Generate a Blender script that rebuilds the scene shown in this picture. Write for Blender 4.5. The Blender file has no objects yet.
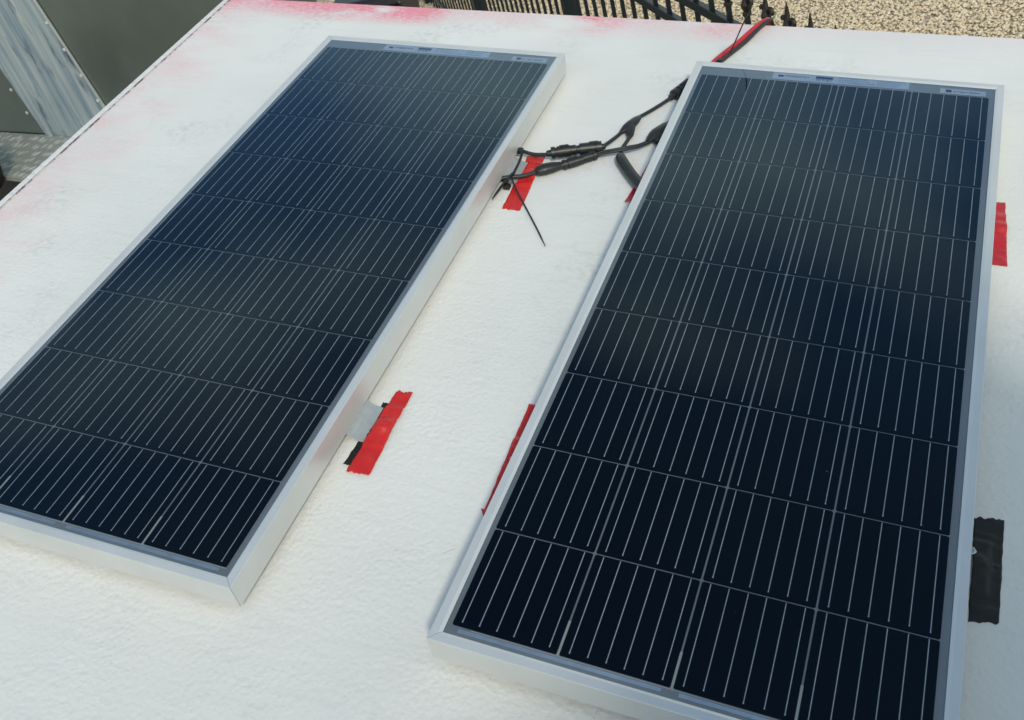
import bpy, bmesh, math, random
import numpy as np
from mathutils import Matrix, Vector, noise
random.seed(7)
sc = bpy.context.scene
COL = sc.collection

# ------------------------------------------------------------------ frames
# "roof frame": x across the panels, y away from the viewer, z = roof normal.
# The roof slopes about 10 degrees, so RF turns the roof frame into the level world.
UP = Vector((-0.17135882, 0.06021953, 0.98336654))
RF = Matrix.Translation((0, 0, 2.05)) @ UP.rotation_difference(Vector((0, 0, 1))).to_matrix().to_4x4()

# ------------------------------------------------------------------ camera
cam = bpy.data.cameras.new('camera')
cam_o = bpy.data.objects.new('camera', cam)
COL.objects.link(cam_o)
cr = Vector((0.92903196, 0.35245972, -0.1125689))
cd = Vector((0.17705827, -0.69064463, -0.70118498))
cf = Vector((-0.32488457, 0.631492, -0.70403684))
M = Matrix.Identity(4)
for i in range(3):
    M[i][0], M[i][1], M[i][2] = cr[i], -cd[i], -cf[i]
M.translation = Vector((0.46466097, -2.12194897, 1.23181773))
cam_o.matrix_world = RF @ M
cam.sensor_width = 36.0
cam.lens = 985.2165 / 1024 * 36.0
cam.clip_start = 0.02
cam.clip_end = 500
cam.dof.use_dof = True
cam.dof.focus_distance = 1.75
cam.dof.aperture_fstop = 14
sc.camera = cam_o

# ------------------------------------------------------------------ light
SUN = (RF.to_3x3() @ Vector((0.39, -0.55, 0.74))).normalized()
world = bpy.data.worlds.new("World")
sc.world = world
world.use_nodes = True
nt = world.node_tree
nt.nodes.clear()
def N(nt, t, **kw):
    n = nt.nodes.new(t)
    for k, v in kw.items():
        setattr(n, k, v)
    return n
out = N(nt, 'ShaderNodeOutputWorld')
sky = N(nt, 'ShaderNodeTexSky')
sky.sky_type = 'NISHITA'
sky.sun_disc = False
sky.sun_elevation = math.asin(SUN.z)
sky.sun_rotation = math.atan2(SUN.x, SUN.y)
sky.air_density = 1.35
sky.ozone_density = 2.2
sky.dust_density = 1.2
bg = N(nt, 'ShaderNodeBackground')
bg.inputs['Strength'].default_value = 0.14
# broken cloud: soft noise over the sky direction
tc = N(nt, 'ShaderNodeTexCoord')
mp = N(nt, 'ShaderNodeMapping')
mp.inputs['Scale'].default_value = (1.0, 1.0, 2.2)
mp.inputs['Location'].default_value = (-1.778, -2.444, 0.957)
nz = N(nt, 'ShaderNodeTexNoise')
nz.inputs['Scale'].default_value = 2.3
nz.inputs['Detail'].default_value = 5
nz.inputs['Roughness'].default_value = 0.52
rp = N(nt, 'ShaderNodeValToRGB')
rp.color_ramp.elements[0].position = 0.43
rp.color_ramp.elements[1].position = 0.74
mx = N(nt, 'ShaderNodeMix', data_type='RGBA')
mx.inputs[7].default_value = (5.3, 5.55, 5.05, 1)
nt.links.new(tc.outputs['Generated'], mp.inputs['Vector'])
nt.links.new(mp.outputs[0], nz.inputs['Vector'])
sx = N(nt, 'ShaderNodeSeparateXYZ')
nt.links.new(tc.outputs['Generated'], sx.inputs[0])
# the open blue part of the sky lies ahead of the viewer, cloud behind and low on the right
def wm(op, a, b):
    n = N(nt, 'ShaderNodeMath', operation=op)
    for i, v in enumerate((a, b)):
        if isinstance(v, (int, float)):
            n.inputs[i].default_value = v
        else:
            nt.links.new(v, n.inputs[i])
    return n.outputs[0]
cover = wm('ADD', nz.outputs['Fac'], wm('MULTIPLY', sx.outputs[1], -0.04))
cover = wm('ADD', cover, wm('MULTIPLY', sx.outputs[0], 0.12))
low = wm('MAXIMUM', wm('SUBTRACT', 0.80, sx.outputs[2]), 0.0)
high = wm('MAXIMUM', wm('SUBTRACT', sx.outputs[2], 0.76), 0.0)
ahead = wm('MAXIMUM', wm('ADD', sx.outputs[1], 0.15), 0.0)
cover = wm('SUBTRACT', cover, wm('MULTIPLY', wm('MULTIPLY', high, ahead), 3.0))
cover = wm('SUBTRACT', cover, wm('MULTIPLY', wm('MAXIMUM', wm('ADD', sx.outputs[0], 0.03), 0.0), wm('MULTIPLY', ahead, 0.55)))
cover = wm('ADD', cover, wm('MULTIPLY', wm('MULTIPLY', low, ahead), 0.7))
nt.links.new(cover, rp.inputs[0])
nt.links.new(rp.outputs[0], mx.inputs[0])
tint = N(nt, 'ShaderNodeMix', data_type='RGBA', blend_type='MULTIPLY')
tint.inputs[0].default_value = 1.0
tint.inputs[7].default_value = (0.94, 1.03, 0.97, 1)
nt.links.new(sky.outputs[0], tint.inputs[6])
nt.links.new(tint.outputs[2], mx.inputs[6])
nt.links.new(mx.outputs[2], bg.inputs[0])
nt.links.new(bg.outputs[0], out.inputs[0])

sl = bpy.data.lights.new('sun', 'SUN')
sl.energy = 1.5
sl.angle = math.radians(7)
sl.color = (1.0, 0.92, 0.77)
so = bpy.data.objects.new('sun', sl)
COL.objects.link(so)
so.rotation_euler = SUN.to_track_quat('Z', 'Y').to_euler()
so.location = (4, -4, 8)

sc.view_settings.view_transform = 'Standard'
sc.view_settings.look = 'None'
sc.view_settings.gamma = 1.0
sc.view_settings.exposure = 0.30
sc.view_settings.use_curve_mapping = False

# ------------------------------------------------------------------ helpers
def new_mat(name):
    m = bpy.data.materials.new(name)
    m.use_nodes = True
    t = m.node_tree
    b = t.nodes['Principled BSDF']
    return m, t, b
def L(t, a, b):
    t.links.new(a, b)
def ramp(t, fac, stops):
    r = N(t, 'ShaderNodeValToRGB')
    el = r.color_ramp.elements
    while len(el) < len(stops):
        el.new(0.5)
    for e, (p, c) in zip(el, stops):
        e.position = p
        e.color = c if len(c) == 4 else (*c, 1)
    L(t, fac, r.inputs[0])
    return r.outputs[0]
def coords(t, scale=(1, 1, 1), kind='Object'):
    c = N(t, 'ShaderNodeTexCoord')
    m = N(t, 'ShaderNodeMapping')
    m.inputs['Scale'].default_value = scale
    L(t, c.outputs[kind], m.inputs[0])
    return m.outputs[0]
def noise_tex(t, vec, scale, detail=3, rough=0.55):
    n = N(t, 'ShaderNodeTexNoise')
    n.inputs['Scale'].default_value = scale
    n.inputs['Detail'].default_value = detail
    n.inputs['Roughness'].default_value = rough
    L(t, vec, n.inputs['Vector'])
    return n.outputs['Fac']
def math_n(t, op, a, b=None, c=None):
    n = N(t, 'ShaderNodeMath', operation=op)
    for i, v in enumerate((a, b, c)):
        if v is None:
            continue
        if isinstance(v, (int, float)):
            n.inputs[i].default_value = v
        else:
            L(t, v, n.inputs[i])
    return n.outputs[0]
def mixc(t, fac, a, b):
    n = N(t, 'ShaderNodeMix', data_type='RGBA')
    for i, v in ((0, fac), (6, a), (7, b)):
        if isinstance(v, (int, float)):
            n.inputs[i].default_value = v
        elif isinstance(v, tuple):
            n.inputs[i].default_value = (*v, 1) if len(v) == 3 else v
        else:
            L(t, v, n.inputs[i])
    return n.outputs[2]
def bump(t, b, height, strength, dist):
    n = N(t, 'ShaderNodeBump')
    n.inputs['Strength'].default_value = strength
    n.inputs['Distance'].default_value = dist
    L(t, height, n.inputs['Height'])
    L(t, n.outputs[0], b.inputs['Normal'])
    return n
def simple(name, col, rough=0.5, metal=0.0, var=0.0, vs=40, bs=0, bd=0.001, spec=0.5):
    m, t, b = new_mat(name)
    b.inputs['Roughness'].default_value = rough
    b.inputs['Metallic'].default_value = metal
    b.inputs['Specular IOR Level'].default_value = spec
    v = coords(t)
    if var:
        f = noise_tex(t, v, vs, 4)
        d = tuple(c * (1 - var) for c in col)
        u = tuple(min(1, c * (1 + var)) for c in col)
        L(t, ramp(t, f, [(0.3, d), (0.7, u)]), b.inputs['Base Color'])
    else:
        b.inputs['Base Color'].default_value = (*col, 1)
    if bs:
        bump(t, b, noise_tex(t, v, vs * 2, 3), bs, bd)
    return m

def mesh_obj(name, verts, faces, mat, parent=None, mats=None, smooth=False, midx=None):
    me = bpy.data.meshes.new(name)
    me.from_pydata([tuple(v) for v in verts], [], faces)
    for mm in (mats or [mat]):
        me.materials.append(mm)
    if midx is not None:
        for p, i in zip(me.polygons, midx):
            p.material_index = i
    if smooth:
        for p in me.polygons:
            p.use_smooth = True
    me.update()
    o = bpy.data.objects.new(name, me)
    COL.objects.link(o)
    if parent is not None:
        o.parent = parent
    return o
class MB:
    """collects verts and faces of ONE mesh"""
    def __init__(s):
        s.v, s.f, s.m = [], [], []
    def add(s, vs, fs, mi=0):
        k = len(s.v)
        s.v += [Vector(v) for v in vs]
        s.f += [tuple(i + k for i in f) for f in fs]
        s.m += [mi] * len(fs)
    def box(s, lo, hi, mi=0):
        x0, y0, z0 = lo
        x1, y1, z1 = hi
        s.add([(x0, y0, z0), (x1, y0, z0), (x1, y1, z0), (x0, y1, z0), (x0, y0, z1), (x1, y0, z1), (x1, y1, z1), (x0, y1, z1)],
              [(0, 3, 2, 1), (4, 5, 6, 7), (0, 1, 5, 4), (1, 2, 6, 5), (2, 3, 7, 6), (3, 0, 4, 7)], mi)
    def hexa(s, p, mi=0):   # 4 bottom corners then 4 top corners
        s.add(p, [(0, 3, 2, 1), (4, 5, 6, 7), (0, 1, 5, 4), (1, 2, 6, 5), (2, 3, 7, 6), (3, 0, 4, 7)], mi)
    def lathe(s, prof, c=(0, 0, 0), axis='z', n=20, mi=0):
        vs, fs = [], []
        c = Vector(c)
        for r, h in prof:
            for k in range(n):
                a = 2 * math.pi * k / n
                p = (r * math.cos(a), r * math.sin(a), h)
                if axis == 'y':
                    p = (p[0], p[2], p[1])
                if axis == 'x':
                    p = (p[2], p[0], p[1])
                vs.append(c + Vector(p))
        for j in range(len(prof) - 1):
            for k in range(n):
                k2 = (k + 1) % n
                fs.append((j * n + k, j * n + k2, (j + 1) * n + k2, (j + 1) * n + k))
        fs.append(tuple(range(n - 1, -1, -1)))
        fs.append(tuple((len(prof) - 1) * n + k for k in range(n)))
        s.add(vs, fs, mi)
    def sweep(s, pts, radii, n=12, sub=6, flat=1.0, mi=0, smooth_r=False):
        """tube through pts (Catmull-Rom); radii per point; flat squashes it along z"""
        P = [Vector(p) for p in pts]
        Q, R = [], []
        for i in range(len(P) - 1):
            p0 = P[i - 1] if i else P[i] * 2 - P[i + 1]
            p3 = P[i + 2] if i + 2 < len(P) else P[i + 1] * 2 - P[i]
            k = sub if (P[i + 1] - P[i]).length > 0.004 else 1
            for j in range(k):
                u = j / k
                Q.append(0.5 * ((2 * P[i]) + (P[i + 1] - p0) * u + (2 * p0 - 5 * P[i] + 4 * P[i + 1] - p3) * u * u
                                + (3 * P[i] - p0 - 3 * P[i + 1] + p3) * u ** 3))
                R.append(radii[i] * (1 - u) + radii[i + 1] * u)
        Q.append(P[-1])
        R.append(radii[-1])
        vs, fs = [], []
        for i, q in enumerate(Q):
            d = (Q[min(i + 1, len(Q) - 1)] - Q[max(i - 1, 0)]).normalized()
            side = d.cross(Vector((0, 0, 1)))
            if side.length < 1e-3:
                side = Vector((1, 0, 0))
            side.normalize()
            upv = side.cross(d)
            for k in range(n):
                a = 2 * math.pi * k / n
                vs.append(q + side * (R[i] * math.cos(a)) + upv * (R[i] * flat * math.sin(a)))
        for i in range(len(Q) - 1):
            for k in range(n):
                k2 = (k + 1) % n
                fs.append((i * n + k, i * n + k2, (i + 1) * n + k2, (i + 1) * n + k))
        fs.append(tuple(range(n - 1, -1, -1)))
        fs.append(tuple((len(Q) - 1) * n + k for k in range(n)))
        s.add(vs, fs, mi)
    def build(s, name, mat, parent=None, mats=None, smooth=False, bevel=0, origin=None):
        vs = s.v if origin is None else [v - Vector(origin) for v in s.v]
        o = mesh_obj(name, vs, s.f, mat, parent, mats, smooth, s.m)
        if smooth:
            bm = bmesh.new()
            bm.from_mesh(o.data)
            for e in bm.edges:
                if len(e.link_faces) == 2 and e.calc_face_angle(0) > 0.6:
                    e.smooth = False
            bm.to_mesh(o.data)
            bm.free()
        if bevel:
            md = o.modifiers.new('bevel', 'BEVEL')
            md.width = bevel
            md.segments = 2
            md.limit_method = 'ANGLE'
        return o
def tag(o, label, cat, group=None, kind=None):
    if label:
        o['label'] = label
    if cat:
        o['category'] = cat
    if group:
        o['group'] = group
    if kind:
        o['kind'] = kind
    return o
def empty(name, loc=None, mw=None):
    o = bpy.data.objects.new(name, None)
    o.empty_display_size = 0.1
    COL.objects.link(o)
    if mw is not None:
        o.matrix_world = mw
    elif loc is not None:
        o.location = loc
    return o
def on_roof(o, loc=(0, 0, 0), rz=0.0):
    o.matrix_world = RF @ Matrix.Translation(loc) @ Matrix.Rotation(rz, 4, 'Z')
    return o

# ------------------------------------------------------------------ materials
# roof: white elastomeric coating, trowelled, pink paint stains along the edges
RZ = -0.065            # roof surface below the cell plane
def roof_material():
    m, t, b = new_mat('white_roof_coating')
    v = coords(t)
    sep = N(t, 'ShaderNodeSeparateXYZ')
    L(t, v, sep.inputs[0])
    x, y = sep.outputs[0], sep.outputs[1]
    # large soft tone changes and grime
    big = noise_tex(t, v, 1.6, 5, 0.6)
    base = ramp(t, big, [(0.3, (0.665, 0.665, 0.635)), (0.7, (0.755, 0.75, 0.715))])
    streak = noise_tex(t, coords(t, (3, 22, 1)), 1.5, 4, 0.6)
    base = mixc(t, math_n(t, 'MULTIPLY', ramp(t, streak, [(0.55, (0, 0, 0)), (0.8, (1, 1, 1))]), 0.35), base, (0.58, 0.585, 0.575))
    speck = noise_tex(t, v, 95, 2, 0.5)
    spm = ramp(t, speck, [(0.70, (0, 0, 0)), (0.76, (1, 1, 1))])
    base = mixc(t, math_n(t, 'MULTIPLY', spm, 0.25), base, (0.42, 0.42, 0.40))
    gm = math_n(t, 'MULTIPLY', ramp(t, noise_tex(t, v, 3.6, 3, 0.5), [(0.54, (0, 0, 0)), (0.70, (1, 1, 1))]), ramp(t, noise_tex(t, v, 55, 4, 0.7), [(0.45, (0, 0, 0)), (0.62, (1, 1, 1))]))
    base = mixc(t, math_n(t, 'MULTIPLY', gm, 0.32), base, (0.36, 0.36, 0.35))
    # pink stains: distance from back edge and left edge, broken by noise
    n1 = noise_tex(t, coords(t, (1, 2.2, 1)), 4.2, 4, 0.6)
    back = math_n(t, 'SUBTRACT', 0.0, y)                       # 0 at the back edge (roof mesh origin)
    bmask = N(t, 'ShaderNodeMapRange'); bmask.clamp = True
    L(t, back, bmask.inputs[0])
    bmask.inputs[1].default_value = 0.12; bmask.inputs[2].default_value = 0.0
    bmask.inputs[3].default_value = 0.0; bmask.inputs[4].default_value = 1.0
    lmask = N(t, 'ShaderNodeMapRange'); lmask.clamp = True
    L(t, x, lmask.inputs[0])
    lmask.inputs[1].default_value = 0.26; lmask.inputs[2].default_value = 0.02
    lmask.inputs[3].default_value = 0.0; lmask.inputs[4].default_value = 1.0
    xf = N(t, 'ShaderNodeMapRange'); xf.clamp = True            # stains fade to the right
    L(t, x, xf.inputs[0])
    xf.inputs[1].default_value = 0.75; xf.inputs[2].default_value = 1.75
    xf.inputs[3].default_value = 1.0; xf.inputs[4].default_value = 0.30
    xs = math_n(t, 'DIVIDE', x, 3.0)
    xband = ramp(t, xs, [(0.0, (.75,) * 3), (0.03, (.5,) * 3), (0.08, (.8,) * 3), (0.23, (1.2,) * 3), (0.262, (.25,) * 3), (0.37, (.2,) * 3), (0.405, (.8,) * 3), (0.44, (.25,) * 3), (0.495, (.25,) * 3), (0.52, (.6,) * 3), (0.55, (.15,) * 3), (0.62, (.04,) * 3)])
    pb = math_n(t, 'MULTIPLY', ramp(t, n1, [(0.34, (0, 0, 0)), (0.52, (1, 1, 1))]), math_n(t, 'MULTIPLY', bmask.outputs[0], xband))
    pl = math_n(t, 'MULTIPLY', ramp(t, n1, [(0.42, (0, 0, 0)), (0.72, (1, 1, 1))]), math_n(t, 'MULTIPLY', lmask.outputs[0], 0.30))
    fine = ramp(t, noise_tex(t, coords(t, (1, 2, 1)), 60, 5, 0.8), [(0.36, (0.15, 0.15, 0.15)), (0.6, (1, 1, 1))])
    # two denser spots on the back edge
    pk = math_n(t, 'MULTIPLY', math_n(t, 'MAXIMUM', pb, pl), fine)
    base = mixc(t, math_n(t, 'MINIMUM', math_n(t, 'MULTIPLY', pk, 2.0), 0.95), base, (0.80, 0.24, 0.31))
    base = mixc(t, math_n(t, 'MULTIPLY', math_n(t, 'MAXIMUM', math_n(t, 'MULTIPLY', lmask.outputs[0], 0.20), math_n(t, 'MULTIPLY', bmask.outputs[0], 0.10)), 1.0), base, (0.70, 0.45, 0.48))
    # hairline cracks, only in places
    vo = N(t, 'ShaderNodeTexVoronoi', feature='DISTANCE_TO_EDGE')
    vo.inputs['Scale'].default_value = 9
    dv = N(t, 'ShaderNodeVectorMath', operation='ADD')
    nv = N(t, 'ShaderNodeTexNoise'); nv.inputs['Scale'].default_value = 24; nv.inputs['Detail'].default_value = 3
    L(t, v, nv.inputs['Vector'])
    sc_ = N(t, 'ShaderNodeVectorMath', operation='SCALE'); sc_.inputs['Scale'].default_value = 0.03
    L(t, nv.outputs['Color'], sc_.inputs[0])
    L(t, v, dv.inputs[0]); L(t, sc_.outputs[0], dv.inputs[1])
    L(t, dv.outputs[0], vo.inputs['Vector'])
    crack = ramp(t, vo.outputs['Distance'], [(0.0, (1, 1, 1)), (0.012, (0, 0, 0))])
    where = ramp(t, noise_tex(t, v, 5.5, 2), [(0.62, (0, 0, 0)), (0.68, (1, 1, 1))])
    cm = math_n(t, 'MULTIPLY', math_n(t, 'MULTIPLY', crack, where), math_n(t, 'MULTIPLY', math_n(t, 'GREATER_THAN', back, 1.75), math_n(t, 'GREATER_THAN', x, 1.45)))
    base = mixc(t, math_n(t, 'MULTIPLY', cm, 0.22), base, (0.35, 0.35, 0.33))
    L(t, base, b.inputs['Base Color'])
    b.inputs['Roughness'].default_value = 0.62
    b.inputs['Specular IOR Level'].default_value = 0.3
    # stippled relief, stronger toward the front, smoother brush marks at the back
    st = noise_tex(t, coords(t, (1.0, 1.1, 1)), 165, 4, 0.7)
    st2 = noise_tex(t, coords(t, (0.7, 1.4, 1)), 46, 3, 0.55)
    fr = N(t, 'ShaderNodeMapRange'); fr.clamp = True
    L(t, back, fr.inputs[0])
    fr.inputs[1].default_value = 0.35; fr.inputs[2].default_value = 1.3
    fr.inputs[3].default_value = 0.22; fr.inputs[4].default_value = 1.0
    pv = N(t, 'ShaderNodeTexVoronoi', feature='SMOOTH_F1')
    pv.inputs['Scale'].default_value = 120
    wob = N(t, 'ShaderNodeVectorMath', operation='SCALE'); wob.inputs['Scale'].default_value = 0.006
    nw = N(t, 'ShaderNodeTexNoise'); nw.inputs['Scale'].default_value = 60
    L(t, v, nw.inputs['Vector']); L(t, nw.outputs['Color'], wob.inputs[0])
    pa = N(t, 'ShaderNodeVectorMath', operation='ADD'); L(t, v, pa.inputs[0]); L(t, wob.outputs[0], pa.inputs[1])
    L(t, pa.outputs[0], pv.inputs['Vector'])
    h = math_n(t, 'ADD', math_n(t, 'MULTIPLY', st, 0.35), math_n(t, 'MULTIPLY', st2, 0.30))
    h = math_n(t, 'SUBTRACT', h, math_n(t, 'MULTIPLY', pv.outputs['Distance'], 0.62))
    patch = ramp(t, noise_tex(t, v, 7, 4, 0.6), [(0.3, (0.35,) * 3), (0.7, (1.0,) * 3)])
    h = math_n(t, 'MULTIPLY', math_n(t, 'MULTIPLY', h, fr.outputs[0]), patch)
    h = math_n(t, 'ADD', h, math_n(t, 'MULTIPLY', noise_tex(t, coords(t, (2, 20, 1)), 2.5, 3), 0.35))
    h = math_n(t, 'SUBTRACT', h, math_n(t, 'MULTIPLY', cm, 0.5))
    bump(t, b, h, 0.55, 0.0048)
    return m
m_roof = roof_material()

def trim_material():
    m, t, b = new_mat('painted_edge_trim')
    v = coords(t)
    f = noise_tex(t, coords(t, (1, 6, 1)), 14, 4, 0.65)
    L(t, ramp(t, f, [(0.28, (0.52, 0.50, 0.49)), (0.5, (0.70, 0.68, 0.67)), (0.8, (0.78, 0.77, 0.76))]), b.inputs['Base Color'])
    b.inputs['Roughness'].default_value = 0.5
    bump(t, b, noise_tex(t, v, 60, 3), 0.4, 0.003)
    return m
m_trim = trim_material()
def sealant_material():
    m, t, b = new_mat('broken_dark_sealant')
    f = noise_tex(t, coords(t, (1, 1, 1)), 26, 4, 0.7)
    L(t, ramp(t, f, [(0.46, (0.62, 0.60, 0.59)), (0.56, (0.10, 0.09, 0.09))]), b.inputs['Base Color'])
    b.inputs['Roughness'].default_value = 0.8
    return m
m_seal = sealant_material()
m_wall = simple('white_wall_paint', (0.72, 0.72, 0.70), 0.6, var=0.05, vs=6)

def alu_material():
    m, t, b = new_mat('anodised_aluminium')
    f = noise_tex(t, coords(t, (1, 1, 1)), 7, 4)
    L(t, ramp(t, f, [(0.3, (0.60, 0.61, 0.60)), (0.7, (0.67, 0.68, 0.67))]), b.inputs['Base Color'])
    b.inputs['Metallic'].default_value = 0.38
    L(t, math_n(t, 'MULTIPLY_ADD', noise_tex(t, coords(t, (6, 1, 1)), 30, 4), 0.22, 0.28), b.inputs['Roughness'])
    bump(t, b, noise_tex(t, coords(t), 900, 2), 0.05, 0.0004)
    return m
m_alu = alu_material()

def cell_material():
    m, t, b = new_mat('silicon_cell')
    v = coords(t)
    ge = N(t, 'ShaderNodeTexVoronoi'); ge.inputs['Scale'].default_value = 5.8
    L(t, v, ge.inputs['Vector'])
    gi = N(t, 'ShaderNodeNewGeometry')
    f = math_n(t, 'ADD', math_n(t, 'MULTIPLY', noise_tex(t, v, 2.3, 3), 0.5), math_n(t, 'MULTIPLY', gi.outputs['Random Per Island'], 0.5))
    c = mixc(t, f, (0.0004, 0.0010, 0.0015), (0.0012, 0.0028, 0.0040))
    # hair-fine collector fingers
    w = N(t, 'ShaderNodeTexWave', wave_type='BANDS', bands_direction='Y')
    w.inputs['Scale'].default_value = 95
    w.inputs['Distortion'].default_value = 0
    L(t, v, w.inputs['Vector'])
    c = mixc(t, math_n(t, 'MULTIPLY', w.outputs['Fac'], 0.03), c, (0.03, 0.045, 0.06))
    L(t, c, b.inputs['Base Color'])
    b.inputs['Roughness'].default_value = 0.5
    b.inputs['Specular IOR Level'].default_value = 0.03
    return m
m_cell = cell_material()
m_back = simple('grey_white_backsheet', (0.44, 0.455, 0.46), 0.6, var=0.06, vs=9)
m_bus = simple('tinned_busbar', (0.88, 0.90, 0.91), 0.5, metal=0.0, var=0.10, vs=60)
m_ribbon = simple('tinned_ribbon', (0.72, 0.76, 0.80), 0.35, metal=0.45, var=0.12, vs=40)
m_gapwhite = simple('white_gap_end', (0.80, 0.77, 0.66), 0.5)
m_dot = simple('solder_pad', (0.40, 0.43, 0.46), 0.4, metal=0.4)

def glass_material():
    m, t, b = new_mat('solar_glass')
    t.nodes.remove(b)
    o = t.nodes['Material Output']
    tr = N(t, 'ShaderNodeBsdfTransparent')
    tr.inputs[0].default_value = (0.97, 0.98, 0.985, 1)
    gl = N(t, 'ShaderNodeBsdfGlossy')
    gl.inputs['Color'].default_value = (0.54, 0.79, 1.0, 1)
    v = coords(t)
    dustn = noise_tex(t, v, 3.5, 5, 0.6)
    L(t, math_n(t, 'MULTIPLY_ADD', dustn, 0.05, 0.035), gl.inputs['Roughness'])
    fr = N(t, 'ShaderNodeFresnel')
    fr.inputs['IOR'].default_value = 1.5
    mxs = N(t, 'ShaderNodeMixShader')
    # anti-reflective coating: less mirror at steep angles
    L(t, math_n(t, 'MULTIPLY', math_n(t, 'MAXIMUM', math_n(t, 'SUBTRACT', fr.outputs[0], 0.031), 0.004), 2.2), mxs.inputs[0])
    L(t, tr.outputs[0], mxs.inputs[1])
    L(t, gl.outputs[0], mxs.inputs[2])
    # thin film of dust
    df = N(t, 'ShaderNodeBsdfDiffuse')
    df.inputs[0].default_value = (0.50, 0.53, 0.56, 1)
    mx2 = N(t, 'ShaderNodeMixShader')
    spots = ramp(t, noise_tex(t, v, 160, 2, 0.5), [(0.745, (0, 0, 0)), (0.79, (1, 1, 1))])
    film = math_n(t, 'MULTIPLY', ramp(t, dustn, [(0.35, (0, 0, 0)), (0.75, (1, 1, 1))]), 0.003)
    L(t, math_n(t, 'ADD', film, math_n(t, 'MULTIPLY', spots, 0.10)), mx2.inputs[0])
    L(t, mxs.outputs[0], mx2.inputs[1])
    L(t, df.outputs[0], mx2.inputs[2])
    L(t, mx2.outputs[0], o.inputs[0])
    return m
m_glass = glass_material()
m_paper = simple('pale_sticker_paper', (0.74, 0.80, 0.86), 0.55, var=0.05, vs=50)
m_paper2 = simple('white_sticker_paper', (0.78, 0.80, 0.82), 0.55)
m_ink = simple('blue_ink', (0.03, 0.07, 0.24), 0.5)
m_ink2 = simple('grey_blue_ink', (0.22, 0.28, 0.40), 0.5)
m_galv = simple('bare_aluminium_bracket', (0.42, 0.44, 0.44), 0.42, metal=0.35, var=0.08, vs=60)
m_bolt = simple('steel_bolt', (0.45, 0.45, 0.44), 0.35, metal=0.9)
def tape_material(name, c0, c1, rough, spec=0.5):
    m, t, b = new_mat(name)
    v = coords(t)
    L(t, ramp(t, noise_tex(t, v, 30, 4), [(0.3, c0), (0.7, c1)]), b.inputs['Base Color'])
    b.inputs['Roughness'].default_value = rough
    b.inputs['Specular IOR Level'].default_value = spec
    bump(t, b, noise_tex(t, coords(t, (1, 2.2, 1)), 70, 3), 0.35, 0.0015)
    return m
m_red = tape_material('red_pvc_tape', (0.50, 0.012, 0.012), (0.64, 0.024, 0.018), 0.30)
m_red_shaded = tape_material('shaded_red_pvc_tape', (0.42, 0.012, 0.018), (0.50, 0.018, 0.026), 0.36)  # shaded copy of the red tape, the shade put into its colour
m_black = tape_material('black_butyl_tape', (0.010, 0.010, 0.010), (0.020, 0.020, 0.019), 0.55, 0.3)
m_plastic = simple('black_connector_plastic', (0.016, 0.018, 0.018), 0.40, var=0.2, vs=60, bs=0.15)
m_rubber = simple('black_cable_sheath', (0.020, 0.022, 0.023), 0.48, var=0.2, vs=40)
m_redcable = simple('red_cable_sheath', (0.48, 0.02, 0.03), 0.42, var=0.12, vs=50)
m_tie = simple('black_nylon', (0.012, 0.013, 0.013), 0.35)

# ------------------------------------------------------------------ ground
m_g, t, b = new_mat('tan_gravel_ground')
v = coords(t)
vo = N(t, 'ShaderNodeTexVoronoi'); vo.inputs['Scale'].default_value = 55
L(t, v, vo.inputs['Vector'])
hs = N(t, 'ShaderNodeSeparateColor'); L(t, vo.outputs['Color'], hs.inputs[0])
L(t, ramp(t, hs.outputs[0], [(0.0, (0.42, 0.33, 0.22)), (0.4, (0.54, 0.44, 0.31)), (0.75, (0.62, 0.52, 0.39)), (1.0, (0.70, 0.62, 0.50))]), b.inputs['Base Color'])
b.inputs['Roughness'].default_value = 0.9
bump(t, b, math_n(t, 'SUBTRACT', 1.0, vo.outputs['Distance']), 0.9, 0.03)
g = mesh_obj('ground', [(-150, -150, 0), (150, -150, 0), (150, 150, 0), (-150, 150, 0)], [(0, 1, 2, 3)], m_g)
tag(g, None, None, kind='structure')

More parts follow.
